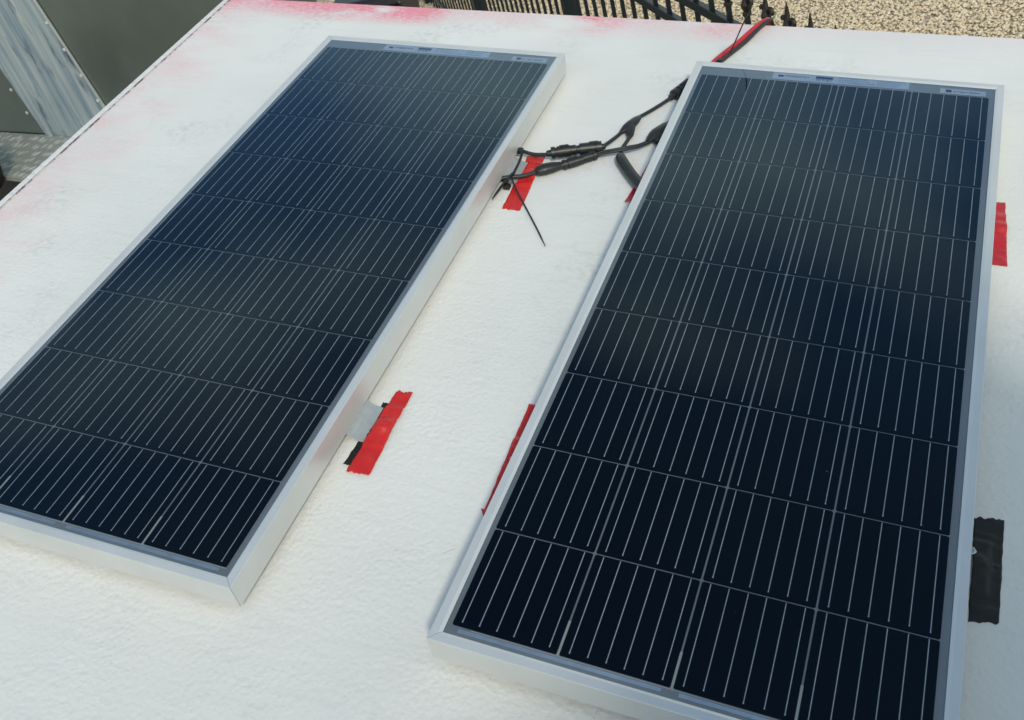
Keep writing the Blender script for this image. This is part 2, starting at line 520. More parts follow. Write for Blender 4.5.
# loose gravel stones in the stretch one can see
def gravel():
    rng = np.random.default_rng(3)
    bm = bmesh.new()
    bmesh.ops.create_icosphere(bm, subdivisions=1, radius=1.0)
    bm.verts.ensure_lookup_table()
    bv = np.array([v.co for v in bm.verts])
    bf = np.array([[v.index for v in f.verts] for f in bm.faces])
    bm.free()
    n = 150000
    u = rng.random(n); w = rng.random(n)
    px = -6.2 + 9.0 * u
    py = 3.0 + 5.5 * w
    keep = (py > 4.35 - 0.36 * px) & (py < 6.0 - 0.30 * px)
    px, py = px[keep], py[keep]
    n = len(px)
    s = rng.uniform(0.008, 0.0135, n)
    V = np.repeat(bv[None], n, 0) * (1 + 0.25 * rng.standard_normal((n, len(bv), 1)))
    V *= s[:, None, None]
    V *= np.stack([rng.uniform(.8, 1.4, n), rng.uniform(.8, 1.3, n), rng.uniform(.35, .65, n)], 1)[:, None, :]
    a = rng.uniform(0, 6.28, n)
    ca, sa = np.cos(a)[:, None], np.sin(a)[:, None]
    X = V[:, :, 0] * ca - V[:, :, 1] * sa + px[:, None]
    Y = V[:, :, 0] * sa + V[:, :, 1] * ca + py[:, None]
    Z = V[:, :, 2] + (s * 0.35)[:, None] + rng.uniform(0, 0.012, n)[:, None]
    co = np.stack([X, Y, Z], 2).reshape(-1, 3)
    F = (bf[None] + (np.arange(n) * len(bv))[:, None, None]).reshape(-1, 3)
    me = bpy.data.meshes.new('gravel')
    me.vertices.add(len(co)); me.vertices.foreach_set('co', co.ravel().astype(np.float32))
    me.loops.add(F.size); me.loops.foreach_set('vertex_index', F.ravel().astype(np.int32))
    me.polygons.add(len(F))
    me.polygons.foreach_set('loop_start', np.arange(0, F.size, 3, dtype=np.int32))
    me.polygons.foreach_set('loop_total', np.full(len(F), 3, dtype=np.int32))
    me.update()
    m, t, b = new_mat('gravel_stones')
    gi = N(t, 'ShaderNodeNewGeometry')
    r = ramp(t, gi.outputs['Random Per Island'], [(0.0, (0.56, 0.44, 0.30)), (0.12, (0.68, 0.545, 0.365)), (0.5, (0.74, 0.605, 0.41)), (0.85, (0.77, 0.65, 0.46)), (1.0, (0.79, 0.71, 0.56))])
    L(t, r, b.inputs['Base Color'])
    b.inputs['Roughness'].default_value = 0.85
    me.materials.append(m)
    o = bpy.data.objects.new('gravel', me)
    COL.objects.link(o)
    tag(o, 'loose sandy gravel stones covering the yard behind the fence', 'gravel', kind='stuff')
gravel()

# ------------------------------------------------------------------ building with the white roof
RR = math.radians(1.67)                                  # the roof is turned a little against the panels
ROOF_C = Vector((-1.5948, 0.336, RZ))                    # back left corner of the roof
LEN, WID = 2.30, 2.95
root = empty('white_building', mw=Matrix.Translation((RF @ Vector((-0.15, -0.8, 0))).xy.to_3d()))
tag(root, 'white building whose rough coated roof with pink stained edges carries both solar panels', 'building')
def roof_frame_mat():
    return RF @ Matrix.Translation(ROOF_C) @ Matrix.Rotation(RR, 4, 'Z')
RFM = roof_frame_mat()
inv_root = root.matrix_world.inverted()
def roof_part(mb, name, mat, **kw):
    o = mb.build(name, mat, root, **kw)
    o.matrix_local = inv_root @ RFM
    return o
mb = MB(); mb.box((0.0, -LEN, -0.09), (WID, 0.0, 0.0))
roof_o = roof_part(mb, 'roof', m_roof)
# left edge angle, dark broken sealant line beside it, flashing along the back
mb = MB()
mb.box((-0.004, -LEN, -0.10), (-0.0005, 0.002, 0.0035))
mb.box((0.0, -LEN + 0.001, 0.001), (0.012, 0.001, 0.0035))
o = roof_part(mb, 'edge_trim', m_trim, bevel=0.001); o.parent = roof_o; o.matrix_local = Matrix.Identity(4)
mb = MB(); mb.box((0.0125, -LEN + 0.002, 0.0005), (0.0165, -0.004, 0.0012))
o = mb.build('sealant_line', m_seal, roof_o)
# vertical walls under the slab
cs = [RFM @ Vector(p) for p in ((0.05, -LEN + 0.05, -0.08), (WID - 0.05, -LEN + 0.05, -0.08), (WID - 0.05, -0.05, -0.08), (0.05, -0.05, -0.08))]
mb = MB()
lo = [Vector((c.x, c.y, 0.0)) for c in cs]
mb.hexa([inv_root @ p for p in lo] + [inv_root @ p for p in cs])
mb.build('wall', m_wall, root)

# ------------------------------------------------------------------ solar panels
CW, CH = 0.158, 0.17022
PW, PH = 4 * CW, 9 * CH
OX0, OX1, OY0, OY1 = -0.0245, PW + 0.0290, -PH - 0.032, 0.052      # outer frame
ORG = Vector(((OX0 + OX1) / 2, (OY0 + OY1) / 2, RZ))
def bracket_mesh(side, y, reach=0.012):
    """Z-shaped mounting foot: flange under the frame, sloping web, foot on the roof"""
    w = 0.042
    x = OX1 if side > 0 else OX0
    if reach > 0.02:        # long foot: the sheet bellies out, then folds into the foot
        prof = [(-0.030, -0.0477), (-0.002, -0.0477), (0.0015, -0.0490), (0.0040, -0.0525), (0.0085, -0.0562), (0.0150, -0.0592), (0.0230, -0.0612), (0.0320, RZ + 0.0027), (0.062, RZ + 0.0026)]
    else:
        prof = [(-0.030, -0.0477), (-0.002, -0.0477), (0.003, -0.0495), (0.004 + reach * .45, -0.0540), (0.004 + reach * .85, -0.0600), (0.006 + reach, RZ + 0.0026), (0.028 + reach, RZ + 0.0026)]
    th = 0.0024
    m = MB()
    vs, fs = [], []
    for j, (dx, z) in enumerate(prof):
        for (yy, zz) in ((y - w, z), (y + w, z), (y + w, z - th), (y - w, z - th)):
            vs.append((x + side * dx, yy, zz))
    for j in range(len(prof) - 1):
        a, c = j * 4, j * 4 + 4
        for k in range(4):
            k2 = (k + 1) % 4
            fs.append((a + k, a + k2, c + k2, c + k))
    fs.append((0, 1, 2, 3)); n = (len(prof) - 1) * 4
    fs.append((n + 3, n + 2, n + 1, n))
    m.add(vs, fs)
    return m
def add_sticker(parent, x0, x1, y0, y1, kind):
    m = MB(); m.box((x0, y0, 0.0006), (x1, y1, 0.0010))
    st = m.build('sticker', m_paper if kind == 'long' else m_paper2, parent, origin=ORG)
    p = MB()
    zt0, zt1 = 0.0011, 0.0014
    rnd = random.Random(5 if kind == 'long' else 9)
    def strokes(xa, xb, ya, yb, mi):
        x = xa
        while x < xb:
            w = rnd.uniform(0.0022, 0.0036)
            for _ in range(2):
                if rnd.random() < 0.8:
                    p.box((x, ya + (yb - ya) * rnd.choice((0, .4, .75)), zt0), (x + w, ya + (yb - ya) * rnd.choice((.85, .95, 1)), zt1), mi)
                    break
            p.box((x, ya, zt0 + 0.0001), (x + 0.0009, yb, zt1 + 0.0002), mi)
            x += w + 0.0016
    if kind == 'long':
        m2 = MB(); m2.box((x0 + 0.004, y0 + 0.003, 0.00102), (x0 + 0.088, y1 - 0.003, 0.00108))
        m2.build('white_field', m_paper2, st)
        st.children[0].data.transform(Matrix.Translation(-ORG))
        p.box((x0 + 0.013, y0 + 0.011, zt0), (x0 + 0.025, y1 - 0.010, zt1), 0)
        strokes(x0 + 0.029, x0 + 0.082, y0 + 0.013, y0 + 0.020, 1)
        p.box((x0 + 0.098, y1 - 0.013, zt0), (x0 + 0.136, y1 - 0.004, zt1), 0)
        strokes(x0 + 0.100, x0 + 0.134, y0 + 0.006, y0 + 0.015, 1)
        for r in range(3):
            strokes(x0 + 0.15, x0 + 0.15 + rnd.uniform(.06, .08), y0 + 0.006 + r * 0.009, y0 + 0.0095 + r * 0.009, 2)
            strokes(x0 + 0.235, x0 + 0.235 + rnd.uniform(.04, .06), y0 + 0.006 + r * 0.009, y0 + 0.0095 + r * 0.009, 2)
        p.box((x0 + 0.225, y0 + 0.003, zt0), (x0 + 0.2256, y1 - 0.003, zt1), 2)
    else:
        p.box((x0 + 0.012, y0 + 0.006, zt0), (x0 + 0.024, y1 - 0.005, zt1), 0)
        strokes(x0 + 0.028, x1 - 0.012, y0 + 0.008, y1 - 0.008, 1)
    p.build('print', None, st, mats=[m_ink, m_ink2, simple('pale_blue_ink', (0.36, 0.46, 0.60), 0.5)], origin=ORG)
def make_panel():
    root = empty('solar_panel')
    # frame of four mitred aluminium lengths
    prof = [(0, -0.0475), (0, 0.0044), (0.0006, 0.005), (0.0122, 0.005), (0.0130, 0.0046), (0.0172, 0.0022), (0.0172, -0.0024),
            (0.0020, -0.0024), (0.0020, -0.0455), (0.025, -0.0455), (0.025, -0.0475)]
    f = MB()
    gap = 0.00035
    n = len(prof)
    for (ax, s) in (('x', 0), ('x', 1), ('y', 0), ('y', 1)):
        vs = []
        for end in (0, 1):
            for d, z in prof:
                if ax == 'x':      # runs along x, at front (0) or back (1)
                    y = OY0 + d if s == 0 else OY1 - d
                    x = OX0 + d + gap if end == 0 else OX1 - d - gap
                else:
                    x = OX0 + d if s == 0 else OX1 - d
                    y = OY0 + d + gap if end == 0 else OY1 - d - gap
                vs.append((x, y, z))
        fs = []
        for k in range(n):
            k2 = (k + 1) % n
            fs.append((k, k2, n + k2, n + k))
        f.add(vs, fs + [tuple(range(n)), tuple(range(2 * n - 1, n - 1, -1))])
    fo = f.build('frame', m_alu, root, origin=ORG)
    bm = bmesh.new(); bm.from_mesh(fo.data); bmesh.ops.recalc_face_normals(bm, faces=bm.faces); bm.to_mesh(fo.data); bm.free()
    # backsheet
    i = 0.0165
    m = MB(); m.box((OX0 + i, OY0 + i, -0.0022), (OX1 - i, OY1 - i, -0.0004))
    bs = m.build('backsheet', m_back, root, origin=ORG)
    # cells
    m = MB(); bus = MB(); dots = MB()
    gx, gy = 0.0026, 0.0016
    rnd = random.Random(11)
    for r in range(9):
        for c_ in range(4):
            x0, x1 = c_ * CW + (gx / 2 if c_ else 0), (c_ + 1) * CW - (gx / 2 if c_ < 3 else 0)
            y1, y0 = -r * CH - gy / 2, -(r + 1) * CH + gy / 2
            ch = 0.0022
            z = 0.0002 + rnd.uniform(0, 0.00008)
            pts = [(x0 + ch, y0), (x1 - ch, y0), (x1, y0 + ch), (x1, y1 - ch), (x1 - ch, y1), (x0 + ch, y1), (x0, y1 - ch), (x0, y0 + ch)]
            m.add([(px, py, z) for px, py in pts], [tuple(range(8))])
            for k in range(6):
                bx = x0 + (x1 - x0) * (k + 0.5) / 6 + rnd.uniform(-0.0004, 0.0004)
                wv = 0.00060
                top = y1 + gy * 0.4 - 0.002
                bot = y0 + rnd.uniform(0.0065, 0.0085)
                bus.box((bx - wv, bot, 0.0004), (bx + wv, top, 0.0008))
                bus.box((bx - wv * 1.5, bot, 0.00045), (bx + wv * 1.5, bot + 0.0022, 0.0009))
                dots.box((bx - 0.0005, y0 + 0.0015, 0.0004), (bx + 0.0005, bot - 0.002, 0.0006))
    cg = m.build('cell_grid', m_cell, root, origin=ORG)
    bus.build('busbars', m_bus, cg, origin=ORG)
    # pale ends of the column gaps and ribbon strips along the front margin
    m = MB()
    for k in (1, 2, 3):
        m.box((k * CW - 0.0018, -PH, 0.0001), (k * CW + 0.0018, -PH + 0.055, 0.0005))
    m.box((0.03, -PH - 0.0016, -0.0003), (PW, -PH - 0.0002, 0.0004))
    m.build('gap_filler', m_gapwhite, bs, origin=ORG)
    m = MB()
    for a, c_ in ((0.012, 0.303), (0.327, PW - 0.010)):
        m.box((a, -PH - 0.0086, -0.0003), (c_, -PH - 0.0030, 0.0004))
    m.build('ribbon', m_ribbon, bs, origin=ORG)
    m = MB()
    m.box((0.15, 0.006, -0.0003), (0.49, 0.0110, 0.0003))
    m.build('ribbon', m_ribbon, bs, origin=ORG)
    add_sticker(bs, 0.163, 0.466, 0.0055, 0.0345, 'long')
    add_sticker(bs, 0.531, 0.625, 0.0030, 0.0240, 'short')
    # glass, laid into the lip of the frame
    m = MB()
    m.add([(OX0 + 0.0168, OY0 + 0.0168, 0.0021), (OX1 - 0.0168, OY0 + 0.0168, 0.0021), (OX1 - 0.0168, OY1 - 0.0168, 0.0021), (OX0 + 0.0168, OY1 - 0.0168, 0.0021)], [(0, 1, 2, 3)])
    m.build('glass', m_glass, root, origin=ORG)
    for side in (-1, 1):
        for y in (-0.375, -1.185):
            rc_ = 0.002
            bo = bracket_mesh(side, y, rc_).build('mounting_bracket', m_galv, root, origin=ORG, bevel=0.0005)
            x = (OX1 if side > 0 else OX0) + side * (0.018 + rc_)
            bb = MB(); bb.lathe([(0.0075, RZ + 0.0026), (0.0075, RZ + 0.0075), (0.0055, RZ + 0.0085)], (x, y, 0), n=6)
            bb.build('bolt', m_bolt, bo, origin=ORG)
    m = MB(); m.box((PW / 2 - 0.06, -0.16, -0.028), (PW / 2 + 0.06, -0.05, -0.0026))
    m.build('junction_box', m_plastic, root, origin=ORG, bevel=0.003)
    return root
def copy_tree(o, parent=None):
    c = o.copy(); COL.objects.link(c)
    if parent is not None:
        c.parent = parent
    for ch in o.children:
        copy_tree(ch, c)
    return c
panel = make_panel()
OLV = Vector((-1.01950776, -0.01993257, 0)); RL = math.radians(0.556)
tag(panel, 'right solar panel, with cable connectors at its left edge and black tape at its right', 'solar panel', 'solar panels on the white roof')
left = copy_tree(panel)
on_roof(panel, ORG)
ORL = OLV + Matrix.Rotation(RL, 3, 'Z') @ ORG
on_roof(left, ORL, RL)
for ch in list(left.children):                       # the feet between the panels reach further out
    if ch.name.startswith('mounting_bracket') and ch.data.vertices[4].co.x > 0:
        yb = sum(v.co.y for v in ch.data.vertices) / len(ch.data.vertices) + ORG.y
        if yb < -1:
            yb += 0.022
            for b_ in ch.children:
                b_.location.y += 0.022
        old = ch.data
        tmp = bracket_mesh(1, yb, 0.034).build('mounting_bracket', m_galv, None, origin=ORG)
        ch.data = tmp.data
        bpy.data.objects.remove(tmp)
        for b_ in ch.children:
            b_.location.x += 0.032
for ch in panel.children:
    if ch.name.startswith('mounting_bracket') and ch.data.vertices[4].co.x > 0 and ch.data.vertices[4].co.y < 0:
        for b_ in ch.children:
            b_.location = (-0.0105, 0.02, 0.0005)
left['label'] = 'left solar panel, nearest the grey trailer, with silver bracket and red tape at right'
def fromL(p):
    return OLV + Matrix.Rotation(RL, 3, 'Z') @ Vector(p)

# ------------------------------------------------------------------ tapes
def tape(name, quad, mat, label, foot=None, seed=0, nu=18, nv=60, lift=0.0, boltp=None, frayed=True, sag=0.004, base=0.0006, cat='tape', group=None):
    """thin strip draped over the roof and over a bracket foot; quad = corners (x,y) tl,tr,br,bl on the roof plane"""
    rnd = random.Random(seed)
    q = [Vector((p[0], p[1], 0)) for p in quad]
    cen = sum(q, Vector()) / 4
    vs, fs = [], []
    for j in range(nv + 1):
        v_ = j / nv
        for i in range(nu + 1):
            u = i / nu
            a = q[0].lerp(q[1], u); c = q[3].lerp(q[2], u)
            p = a.lerp(c, v_)
            if frayed and (j == 0 or j == nv):
                p += (q[3] - q[0]).normalized() * (noise.noise((u * 7 + seed, v_ * 3, 1.3)) * 0.0045)
            if i in (0, nu):
                p += (q[1] - q[0]).normalized() * (noise.noise((v_ * 9 + seed, u, 4.1)) * 0.0012)
            z = base
            if foot:
                x0, x1, y0, y1 = foot
                e = 0.010
                fx = max(0, min(1, (p.x - x0 + e) / e)) * max(0, min(1, (x1 + e - p.x) / e))
                fy = max(0, min(1, (p.y - y0 + e) / e)) * max(0, min(1, (y1 + e - p.y) / e))
                s = fx * fx * (3 - 2 * fx) * fy * fy * (3 - 2 * fy)
                z += 0.0036 * s
            if boltp:
                d = math.hypot(p.x - boltp[0], p.y - boltp[1])
                z += 0.0072 * max(0.0, min(1.0, (0.021 - d) / 0.011))
            # wrinkles
            w = noise.noise((p.x * 22 + seed, p.y * 60, 2.0)) + 0.5 * noise.noise((p.x * 55, p.y * 120 + seed, 5.0))
            z += max(0, w) * 0.0034
            edge = min(v_, 1 - v_)
            if edge < 0.08:
                z += (0.08 - edge) / 0.08 * max(0, noise.noise((u * 3 + seed, 7.7, 0))) * sag
            vs.append((p.x - cen.x, p.y - cen.y, z + lift))
    for j in range(nv):
        for i in range(nu):
            a = j * (nu + 1) + i
            fs.append((a, a + nu + 1, a + nu + 2, a + 1))
    o = mesh_obj(name, vs, fs, mat, smooth=True)
    md = o.modifiers.new('thickness', 'SOLIDIFY'); md.thickness = 0.0004; md.offset = 0
    on_roof(o, (cen.x, cen.y, RZ))
    tag(o, label, cat, group)
    return o
G = 'tape strips over the panel brackets'
pL = lambda x, y: fromL((x, y, 0))[:2]
bL = [fromL((OX1 + 0.052, y, 0)) for y in (-0.375, -1.163)]
tape('red_tape', [pL(.680, -.304), pL(.722, -.297), pL(.734, -.510), pL(.692, -.511)], m_red,
     'bright red tape running beneath the left pair of black cable connectors', (bL[0].x - .018, bL[0].x + .014, bL[0].y - .042, bL[0].y + .042), 3, boltp=(bL[0].x, bL[0].y), group=G)
tape('red_tape', [pL(.697, -1.079), pL(.7285, -1.074), pL(.7345, -1.2686), pL(.6915, -1.2736)], m_red,
     'bright red tape over a silver bracket and black tape, right of the left solar panel', (bL[1].x - .018, bL[1].x + .014, bL[1].y - .042, bL[1].y + .042), 8, boltp=(bL[1].x, bL[1].y), lift=0.0030, group=G)
tape('black_tape', [pL(.684, -1.109), pL(.702, -1.106), pL(.712, -1.254), pL(.678, -1.258)], m_black,
     'narrow black tape mostly hidden beneath the red tape beside the left panel', (bL[1].x - .018, bL[1].x + .014, bL[1].y - .042, bL[1].y + .042), 12, group=G)
tape('red_tape', [(-.0640, -1.057), (-.02, -1.055), (-.0085, -1.296), (-.0550, -1.299)], m_red,
     'narrow red tape sliver tapering along the left edge of the right panel', (OX0 - .031, OX0 - .008, -1.185 - .042, -1.185 + .042), 21, frayed=False, group=G)
tape('red_tape', [(-.0610, -1.2925), (-.045, -1.2935), (-.045, -1.303), (-.0510, -1.3065)], m_red,
     'tiny bright red tape scrap at the lower tip of the narrow red tape sliver', None, 23, nu=6, nv=6, frayed=False, lift=0.0012, group=G)
tape('red_tape', [(.640, -.290), (.6885, -.2870), (.6987, -.4902), (.642, -.4902)], m_red_shaded,
     'shade-darkened red tape at the right edge of the right panel near its top', (OX1 + .006, OX1 + .031, -.375 - .042, -.375 + .042), 31, boltp=(OX1 + .020, -.375), frayed=False, group=G)
tape('black_tape', [(.6725, -1.098), (.714, -1.091), (.7132, -1.272), (.6740, -1.281)], m_black,
     'wide wrinkled black tape on the roof at the right edge of the right panel', (OX1 + .006, OX1 + .031, -1.185 - .042, -1.185 + .042), 37, sag=0.012, boltp=(OX1 + .020, -1.185), group=G)
# crumpled piece: narrower, edge lifted
tape('red_tape', [(-.0500, -.287), (-.012, -.285), (-.012, -.450), (-.0640, -.4460)], m_red_shaded,
     'crumpled shade-darkened red tape at the right panel beneath the drooping black connector', None, 43, sag=0.012, lift=0.003, group=G)

# ------------------------------------------------------------------ cables and connectors
RC = 0.0044
def cable_thing(name, label, cat='cable', loc=(0, 0, RZ), group='solar cables between the panels'):
    e = empty(name); on_roof(e, loc); tag(e, label, cat, group); e['_o'] = 0
    del e['_o']
    return e, Vector(loc)
def connector(mb, a, b_, r=0.0088, female=True):
    """round MC-type plug from a to b: strain-relief nut, ribbed collar, barrel"""
    a, b_ = Vector(a), Vector(b_)
    def at(t): return a.lerp(b_, t)
    if female:
        seq = [(0, .0050), (.02, .0072), (.16, .0082), (.165, r), (.30, r), (.305, r * .82), (.36, r * .82), (.365, r * .98), (.80, r * .98), (.805, r * .86), (1, r * .86)]
    else:
        seq = [(0, r * .70), (.10, r * .72), (.105, r * .98), (.60, r * 1.0), (.605, r * .84), (.66, r * .84), (.665, r), (.86, r), (.87, .0078), (.98, .0066), (1, .005)]
    mb.sweep([at(t) for t, _ in seq], [q for _, q in seq], n=14, sub=1)
    # locking rib on top
    d = (b_ - a).normalized(); s = d.cross(Vector((0, 0, 1))).normalized()
    p0, p1 = at(.45), at(.75)
    w = 0.003
    zz = Vector((0, 0, r * 1.02)); z2 = Vector((0, 0, r * 1.02 + 0.0022))
    mb.hexa([p0 - s * w + zz * .8, p1 - s * w + zz * .8, p1 + s * w + zz * .8, p0 + s * w + zz * .8, p0 - s * w + z2, p1 - s * w + z2, p1 + s * w + z2, p0 + s * w + z2])
def put(mb, name, mat, e, loc):
    return mb.build(name, mat, e, smooth=True, origin=loc)

def cable(e, lo, pts, r=RC):
    m = MB(); m.sweep(pts, [r] * len(pts))
    put(m, 'cable', m_rubber, e, lo)
def plug(e, lo, a, b_, r, female=True):
    m = MB(); connector(m, a, b_, r, female)
    put(m, 'connector', m_plastic, e, lo)
# lead 1 (upper) and lead 2 (lower) of the left panel
e, lo = cable_thing('panel_lead', 'short black lead from the left panel ending in the upper thick connector', loc=(-.32, -.327, RZ))
cable(e, lo, [(-.44, -.30, -.048), (-.385, -.318, -.048), (-.347, -.326, -.047), (-.315, -.332, -.048), (-.282, -.3295, -.046)])
plug(e, lo, (-.2845, -.3300, -.044), (-.2215, -.3010, -.044), 0.0140)
e, lo = cable_thing('panel_lead', 'short black lead from the left panel lying over the red tape, with the lower connector', loc=(-.33, -.42, RZ))
cable(e, lo, [(-.44, -.46, -.053), (-.385, -.448, -.051), (-.345, -.430, -.049), (-.31, -.412, -.052), (-.286, -.390, -.052)], 0.0050)
m = MB()
m.sweep([(-.291, -.3935, -.052), (-.285, -.3890, -.0515), (-.272, -.3800, -.0505), (-.258, -.3700, -.0505), (-.246, -.3605, -.0515), (-.240, -.3560, -.052)], [.0060, .0125, .0152, .0140, .0108, .0095], n=14, sub=3, flat=0.8)
connector(m, (-.245, -.3595, -.0535), (-.1980, -.3235, -.0520), 0.0118)
put(m, 'connector', m_plastic, e, lo)

def y_body(mb, p_in, p_mid, p_out, leg, k=1.0):
    a, mid, c_ = Vector(p_in), Vector(p_mid), Vector(p_out)
    mb.sweep([a, a.lerp(mid, .25), a.lerp(mid, .6), mid, mid.lerp(c_, .55), c_], [q * k for q in (.0054, .0085, .0122, .0130, .0108, .0056)], n=14, sub=3, flat=0.70)
    lg = Vector(leg)
    mb.sweep([mid, mid.lerp(lg, .45), mid.lerp(lg, .8), lg], [q * k for q in (.0115, .0105, .0088, .0056)], n=12, sub=3, flat=0.8)
# branch cable 1
e, lo = cable_thing('branch_cable', 'black Y branch cable, upper of two, whose arm drops into a drooping connector', loc=(-.14, -.20, RZ))
plug(e, lo, (-.2205, -.3005, -.044), (-.1600, -.2720, -.0460), 0.0140, False)
cable(e, lo, [(-.166, -.2725, -.046), (-.159, -.2480, -.050), (-.150, -.2150, -.054), (-.1450, -.1950, -.055)])
cable(e, lo, [(-.121, -.1230, -.055), (-.105, -.090, -.058), (-.085, -.055, -.057), (-.068, -.0290, -.053)])
cable(e, lo, [(-.1190, -.2080, -.054), (-.1220, -.2350, -.055), (-.1240, -.2650, -.055), (-.1180, -.2960, -.056)])
m = MB(); y_body(m, (-.1455, -.1965, -.0545), (-.1310, -.1620, -.0525), (-.1205, -.1215, -.0548), (-.1192, -.2105, -.0540))
put(m, 'splitter', m_plastic, e, lo)
plug(e, lo, (-.0700, -.0320, -.0530), (-.0330, .0560, -.0500), 0.0135)
m = MB(); m.sweep([(-.1195, -.2900, -.0540), (-.1165, -.2990, -.0520), (-.1060, -.3180, -.0505), (-.0750, -.3600, -.0500), (-.0300, -.4150, -.0480), (-.024, -.422, -.047)], [.0062, .0115, .0130, .0128, .0126, .012], n=16, sub=4)
put(m, 'connector', m_plastic, e, lo)
# branch cable 2: a flat twin lead
e, lo = cable_thing('branch_cable', 'black Y branch cable, thin and curved, whose splitter tucks against the right panel edge', loc=(-.10, -.26, RZ))
plug(e, lo, (-.2040, -.3220, -.0540), (-.1700, -.2960, -.0530), 0.0110, False)
cable(e, lo, [(-.185, -.300, -.054), (-.165, -.2880, -.051), (-.135, -.2780, -.047), (-.110, -.2650, -.046), (-.088, -.2470, -.049), (-.070, -.2220, -.052)], RC * .72)
cable(e, lo, [(-.183, -.306, -.054), (-.163, -.2965, -.051), (-.133, -.2865, -.047), (-.107, -.2730, -.046), (-.085, -.2540, -.049), (-.066, -.2260, -.052)], RC * .72)
cable(e, lo, [(-.0520, -.1900, -.055), (-.0480, -.2200, -.057), (-.0300, -.2500, -.058), (0.02, -.262, -.058)], 0.0052)
cable(e, lo, [(-.0420, -.1380, -.054), (-.0200, -.1050, -.056), (0.04, -.080, -.057)])
m = MB(); y_body(m, (-.0720, -.2290, -.0510), (-.0600, -.1900, -.0490), (-.0400, -.1350, -.0520), (-.0500, -.2230, -.0540), 1.15)
put(m, 'splitter', m_plastic, e, lo)

# supply cables that leave over the back edge
def supply(name, mat, label, dx, r):
    m = MB()
    P = [(.03 + dx, .050, -.056), (-.006 + dx, .115, -.058), (-.004 + dx, .166, -.0585), (.036 + dx, .2740, -.0580), (.064 + dx * .7, .345, -.052), (.0815 + dx * .5, .3850, -.052), (.090 + dx * .4, .4060, -.066), (.093 + dx * .3, .4150, -.13), (.093, .4150, -.5), (.093, .4150, -.9)]
    m.sweep(P, [r] * len(P), n=14)
    o = m.build(name, mat, smooth=True, origin=(0.04, .27, RZ))
    on_roof(o, (0.04, .27, RZ))
    return tag(o, label, 'cable', 'supply cables over the back edge')
supply('supply_cable', m_redcable, 'red cable running from behind the right panel over the back roof edge', -.002, .0068)
supply('supply_cable', m_rubber, 'black cable lying beside the red cable over the back roof edge', .013, .0056)

# cable ties
def strip(mb, pts, w, th=0.0011, normal=None):
    P = [Vector(p) for p in pts]
    Q = []
    for i in range(len(P) - 1):
        p0 = P[i - 1] if i else P[i] * 2 - P[i + 1]
        p3 = P[i + 2] if i + 2 < len(P) else P[i + 1] * 2 - P[i]
        for j in range(6):
            u = j / 6
            Q.append(0.5 * ((2 * P[i]) + (P[i + 1] - p0) * u + (2 * p0 - 5 * P[i] + 4 * P[i + 1] - p3) * u * u + (3 * P[i] - p0 - 3 * P[i + 1] + p3) * u ** 3))
    Q.append(P[-1])
    vs, fs = [], []
    for i, q in enumerate(Q):
        d = (Q[min(i + 1, len(Q) - 1)] - Q[max(i - 1, 0)]).normalized()
        s = d.cross(normal or Vector((0, 0, 1))).normalized()
        n_ = s.cross(d)
        ww = w if i < len(Q) - 3 else w * (0.35 + 0.65 * (len(Q) - 1 - i) / 3)
        vs += [q - s * ww + n_ * th, q + s * ww + n_ * th, q + s * ww - n_ * th, q - s * ww - n_ * th]
    for i in range(len(Q) - 1):
        for k in range(4):
            fs.append((i * 4 + k, i * 4 + (k + 1) % 4, i * 4 + 4 + (k + 1) % 4, i * 4 + 4 + k))
    fs += [(3, 2, 1, 0), tuple(len(vs) - 4 + k for k in range(4))]
    mb.add(vs, fs)
e = empty('cable_tie'); lo = (-.335, -.44, RZ); on_roof(e, lo)
tag(e, 'black cable tie whose long straight tail lies across the white roof', 'cable tie')
m = MB(); strip(m, [(-.331, -.436, -.044), (-.310, -.465, -.050), (-.270, -.515, -.056), (-.225, -.572, -.0615), (-.184, -.628, -.0625)], .0017)
m.build('tail', m_tie, e, origin=lo)
m = MB(); strip(m, [(-.338, -.448, -.052), (-.335, -.439, -.042), (-.333, -.420, -.0415), (-.334, -.409, -.052)], .0028)
m.box((-.345, -.458, -.062), (-.330, -.444, -.053))
m.build('head', m_tie, e, origin=lo, bevel=0.001)
e2 = empty('cable_tie'); lo = (-.345, -.38, RZ); on_roof(e2, lo)
tag(e2, 'black cable tie looped between two leads at the left panel bracket, pointed end showing', 'cable tie')
m = MB(); strip(m, [(-.352, -.322, -.050), (-.343, -.330, -.0415), (-.336, -.370, -.044), (-.333, -.425, -.044), (-.341, -.436, -.048), (-.345, -.455, -.050), (-.3500, -.5085, -.052)], .0028)
m.build('strap', m_tie, e2, origin=lo)
m = MB(); m.box((-.356, -.335, -.050), (-.344, -.320, -.041))
m.build('head', m_tie, e2, origin=lo, bevel=0.001)
e3 = empty('cable_tie'); lo = (.012, .155, RZ); on_roof(e3, lo)
tag(e3, 'thin black cable tie standing upright behind the right panel, around the red cable', 'cable tie')
m = MB(); strip(m, [(.010, .160, -.052), (.0168, .1517, -.046), (.0395, .1426, -.010), (.0655, .1530, .060), (.0797, .1463, .090), (.0854, .1326, .122)], .0014, normal=Vector((0.3, -1, 0)))
m.build('tail', m_tie, e3, origin=lo)
m = MB(); m.box((.004, .152, -.056), (.016, .166, -.046))
m.build('head', m_tie, e3, origin=lo, bevel=0.001)

